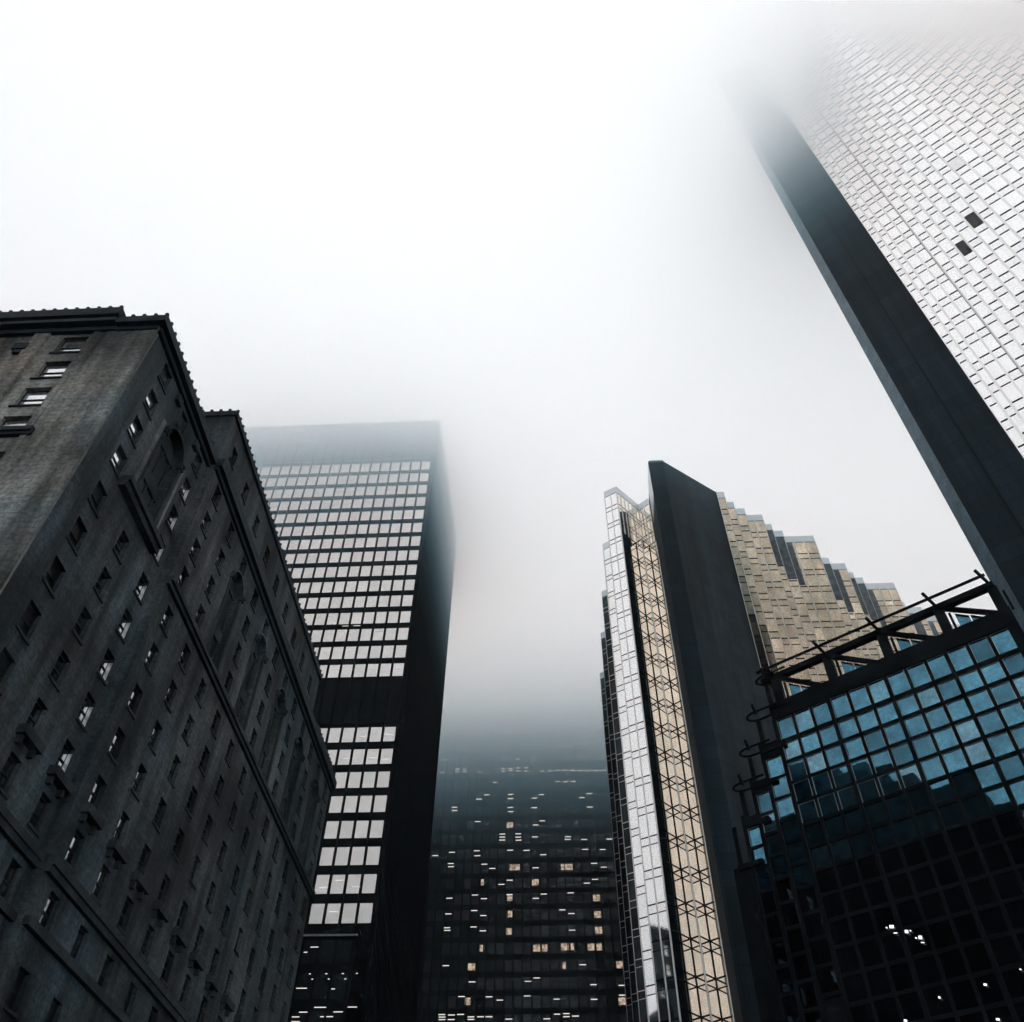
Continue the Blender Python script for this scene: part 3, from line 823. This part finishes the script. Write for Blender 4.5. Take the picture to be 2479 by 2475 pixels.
mb.build('granite_fin', M['granite'], white)['label'] = 'flat dark granite fin'
mb = MB(); mb.prism([G0, (37.88, 57.0), (38.6, 57.5), (38.5, 56.0)], 0, WT - 1.5)
mb.build('fin_edge', M['granite_lit'], white)
mb = MB(); mb.prism([(F0[0] + .5, F0[1] + 1.5), at(47, 62.5), at(51, 58.5), at(53, 62), at(60, 72.5), at(67.3, 84.5), (110, 22), (110, 61.5), (44.4, 61.5)], 0, WT - .5); mb.build('core', M['joint'], white)
curtain(white, (110, 61.8), (44.2, 61.8), 22, WT - 2, 8, 3.9, 1.25, M['sky_white'], cap=0, tones=(.85, 1.0))['label'] = 'rear glass face turned to the gold tower'
adopt(white)

# ================================================================ blue glass atrium block, lower right
atr = thing('glass_atrium', 'blue glass hall with black steel grid and open truss roof at lower right', 'atrium', (20, 60, 0))
PP = 60.0
def ap(s, z, d=0): v = E * s + Nn * (PP - d); return Vector((v.x, v.y, z))     # d = towards the street
E3 = Vector((E.x, E.y, 0)); D3 = Vector((-Nn.x, -Nn.y, 0))
def abox(mb, s0, s1, z0, z1, d0, d1):
    mb.obox(ap(s0, z0, d0), E3 * (s1 - s0), D3 * (d1 - d0), (0, 0, z1 - z0))
rowsA = [(41.85, 43.72), (40.0, 41.45), (38.2, 39.7), (36.45, 37.95)] + [(34.7 - 1.745 * k, 36.2 - 1.745 * k) for k in range(0, 20)]
pitch = 1.553
fr = MB()
panes = []
def fill(s_start, s_end, rows, w=pitch, g0=.22):
    n = round((s_end - s_start) / w); w = (s_end - s_start) / n
    for (z0, z1) in rows:
        for k in range(n):
            panes.append((s_start + k * w + .03, s_start + (k + 1) * w - g0, z0, z1))
fill(-21.52, -2.75, rowsA)
# stepped left end: three lower tiers
tiers = [(-23.15, -21.75, [(39.0, 40.68), (37.32, 38.8)]), (-24.55, -23.3, [(36.5, 38.12), (34.95, 36.28)]), (-25.85, -24.7, [(34.25, 35.7), (32.7, 34.05)])]
for s0, s1, rr in tiers:
    z = rr[-1][0]
    rr = rr + [(z - .25 - 1.5 - 1.745 * k, z - .25 - 1.745 * k) for k in range(8)]
    for z0, z1 in rr: panes.append((s0, s1 - .12, z0, z1))
# horizontal / vertical bars as one frame: everything between the panes
allz = sorted({z for r_ in rowsA for z in r_})
fr_top = 45.25
abox(fr, -21.75, -2.4, rowsA[0][1], fr_top, -.3, .25)
for (a, b) in zip(rowsA, rowsA[1:]):
    abox(fr, -21.75, -2.4, b[1], a[0], -.3, .12)
n = 12; w = (21.52 - 2.75) / n
for k in range(n + 1):
    s = -21.52 + k * w
    big = (k % 3 == 0)
    wd = .31 if big else .24
    abox(fr, s - wd + .07, s + .03, 6, rowsA[0][1] + .02, -.28, .3 if big else .16)
abox(fr, -2.75, -2.2, 6, 45.2, -.3, .35)
for (s0, s1, rr), top in zip(tiers, (42.2, 39.4, 36.8)):
    abox(fr, s0 - .28, s0, 6, top, -.28, .22)
    abox(fr, s0, s1, rr[0][1], top - .25, -.28, .2)
    abox(fr, s0, s1, rr[1][1], rr[0][0], -.28, .1)
    for k in range(9):
        z = rr[1][0] - .25 - 1.745 * k
        abox(fr, s0, s1, z, z + .25, -.28, .1)
fr.build('frame', M['steel'], atr)
panes.sort(key=lambda q: -q[2])
few, many = panes[:100], panes[100:]
def pane_mesh(mb, q, t):
    s0, s1, z0, z1 = q
    ja, jb = random.uniform(-.006, .006), random.uniform(-.006, .006)     # panes never hang perfectly true
    jit = [-ja - jb, ja - jb, ja + jb, -ja + jb]
    mb.quad(ap(s0, z0, jit[0]), ap(s1, z0, jit[1]), ap(s1, z1, jit[2]), ap(s0, z1, jit[3]), tone=t)
seal = MB()
for q in few:
    t = random.choice([random.uniform(.8, 1.15)] * 8 + [(1.55, 1.25, 1.15), .55, (1.8, 1.3, 1.2)])
    mb = MB(); pane_mesh(mb, q, t if q[3] > 31.3 else .6); mb.build('pane', M['blue_pane' if q[3] > 31.3 else 'dark_mirror_pane'], atr)
    s0, s1, z0, z1 = q
    for a, b, c, d in () if z0 < 34 else ((s0, s0 + .035, z0, z1), (s1 - .035, s1, z0, z1), (s0 + .035, s1 - .035, z0, z0 + .035), (s0 + .035, s1 - .035, z1 - .03, z1)):
        abox(seal, a, b, c, d, .02, .05)
seal.build('glazing_seal', M['rubber'], atr)
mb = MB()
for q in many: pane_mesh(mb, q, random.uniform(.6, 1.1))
mb.build('lower_panes', M['dark_mirror_pane'], atr, kind='stuff')
# roof truss
posts = [-20.95, -16.3, -11.65, -7.0, -2.9]
tr = MB()
abox(tr, -21.9, -2.4, 47.45, 47.95, -.3, .25)
tr.build('top_beam', M['steel'], atr)
tr = MB(); tr.tube(ap(-21.9, 48.35, .7), ap(-2.6, 48.35, .7), .12)
for s in posts:
    tr.tube(ap(s + .3, 47.7, .1), ap(s - .15, 48.75, 1.15), .13, 6)
tr.build('handrail', M['steel'], atr)
for i, s in enumerate(posts):
    p = MB(); abox(p, s - .1, s + .62, 45.2, 47.5, -.35, .2); abox(p, s + .78, s + .95, 45.2, 47.0, -.3, -.1)
    p.build('post', M['steel'], atr)
    if i < 4:
        d = MB(); a0, a1 = ap(s + .4, 47.75), ap(s + 4.2, 45.1)
        v = (a1 - a0)
        d.obox(a0 + Vector((0, 0, -.42)), v, D3 * .3, Vector((0, 0, .42)))
        d.build('brace', M['steel'], atr)
        gp = MB()
        x0, x1 = s + 1.15, s + 3.7
        zr = lambda q: 47.3 - (q - s - .4) * 2.65 / 3.8
        cuts = [x0, x0 + .95, x0 + 1.8, x1]
        for u, v2 in zip(cuts, cuts[1:]):
            gp.quad(ap(u + .05, 45.25, -.12), ap(v2 - .05, 45.25, -.12), ap(v2 - .05, max(45.3, zr(v2)), -.12), ap(u + .05, zr(u), -.12), tone=random.uniform(.5, .85))
        gp.build('gable_pane', M['blue_pane'], atr)
# curved end rails on the stepped tiers
def loop(s, z):
    mb = MB(); pts = []
    for k in range(13):
        t = math.pi * k / 12 + math.pi / 2
        pts.append(ap(s + .85 * math.cos(t) * 1.1, z + .05, .3 + .6 * math.sin(t)))
    pts = [ap(s + 2.0, z + .05, .9)] + pts + [ap(s + 2.0, z + .05, -.3)]
    for a, b in zip(pts, pts[1:]): mb.tube(a, b, .10, 6)
    mb.tube(ap(s + .2, z - .3, 1.1), ap(s + .1, z + .55, 1.25), .13, 6)
    return mb
for s, z in ((-21.35, 47.6), (-22.85, 44.6), (-24.1, 41.7), (-25.25, 39.0)):
    loop(s, z).build('end_rail', M['steel'], atr)
mb = MB()
for s, z0, z1 in ((-21.75, 45, 47.5), (-23.2, 41.5, 44.4), (-24.6, 38.8, 41.4), (-25.9, 36, 38.8), (-27.1, 33, 36.2)):
    abox(mb, s, s + .35, z0, z1, -.2, .1)
    abox(mb, s, s + 2.0, z0 - .3, z0 + .1, -.5, .3)
mb.build('tier_post', M['steel'], atr)
# side wall to the left of the last tier, with pale strips painting in the sky gap
mb = MB(); abox(mb, -27.6, -26.2, 6, 33.0, -6, .1); mb.build('end_wall', M['steel'], atr)
for (z0, z1) in ((32.5, 33.7), (31.2, 32.2), (30.1, 31.0)):
    mb = MB(); abox(mb, -26.12, -25.98, z0, z1, .12, .16); mb.build('sky_gap_strip', M['grey_parapet'], atr)
# solid body behind
mb = MB(); mb.obox(ap(-26.2, 5, -.35), E3 * 23.8, D3 * -5, (0, 0, 29)); mb.obox(ap(-21.7, 34, -.35), E3 * 19.3, D3 * -5, (0, 0, 10.9))
mb.build('core', M['void'], atr)
for s, z, w, h in ((-17.42, 26.18, .42, .3), (-17.75, 26.2, .12, .12), (-17.3, 25.75, .35, .08), (-16.6, 25.66, .32, .3), (-16.35, 25.65, .12, .1), (-15.89, 25.12, .32, .32), (-16.15, 25.15, .15, .1), (-15.85, 24.8, .3, .07), (-13.16, 21.75, .26, .18), (-15.93, 21.64, .16, .17), (-18.29, 20.85, .28, .18), (-13.17, 19.9, .28, .18), (-11.0, 22.1, .12, .1), (-10.7, 22.0, .1, .1)):
    w *= .62; h *= .62
    mb = MB(); mb.obox(ap(s - w / 2, z - h / 2, .17), E3 * w + Vector((0, 0, -.06)), D3 * .03, (.04, 0, h)); mb.build('lobby_light', M['bulb'], atr)
adopt(atr)

# ================================================================ block across the side street, seen only mirrored in the atrium glass
blk = thing('stone_office_block', 'dark stone office block whose stepped roofline is mirrored in the blue atrium glass', 'office block', (-85, -25, 0))
def bp(s, z, p): v = E * s + Nn * p; return Vector((v.x, v.y, z))
segs = [(-138.2, -89.8, 66.5), (-89.8, -76.0, 101.1), (-76.0, -70.2, 111.5), (-70.2, -57.6, 119.5), (-57.6, -48.4, 116.6), (-48.4, -42.1, 111.5), (-42.1, -29.5, 105.1), (-29.5, -16.1, 94.2)]
mb = MB(); ln = MB()
for s0, s1, z in segs:
    mb.obox(bp(s0, 0, -70), E3 * (s1 - s0), D3 * 22, (0, 0, z))
    for k in range(int(z // 3.8)):
        for q in range(int((s1 - s0) // 2.6)):
            ln.obox(bp(s0 + .8 + 2.6 * q, k * 3.8 + 1.2, -69.95), E3 * 1.3, D3 * -.05, (0, 0, 1.9))
mb.build('wall', M['concrete'], blk); ln.build('window_panes', M['void'], blk, kind='stuff')
adopt(blk)
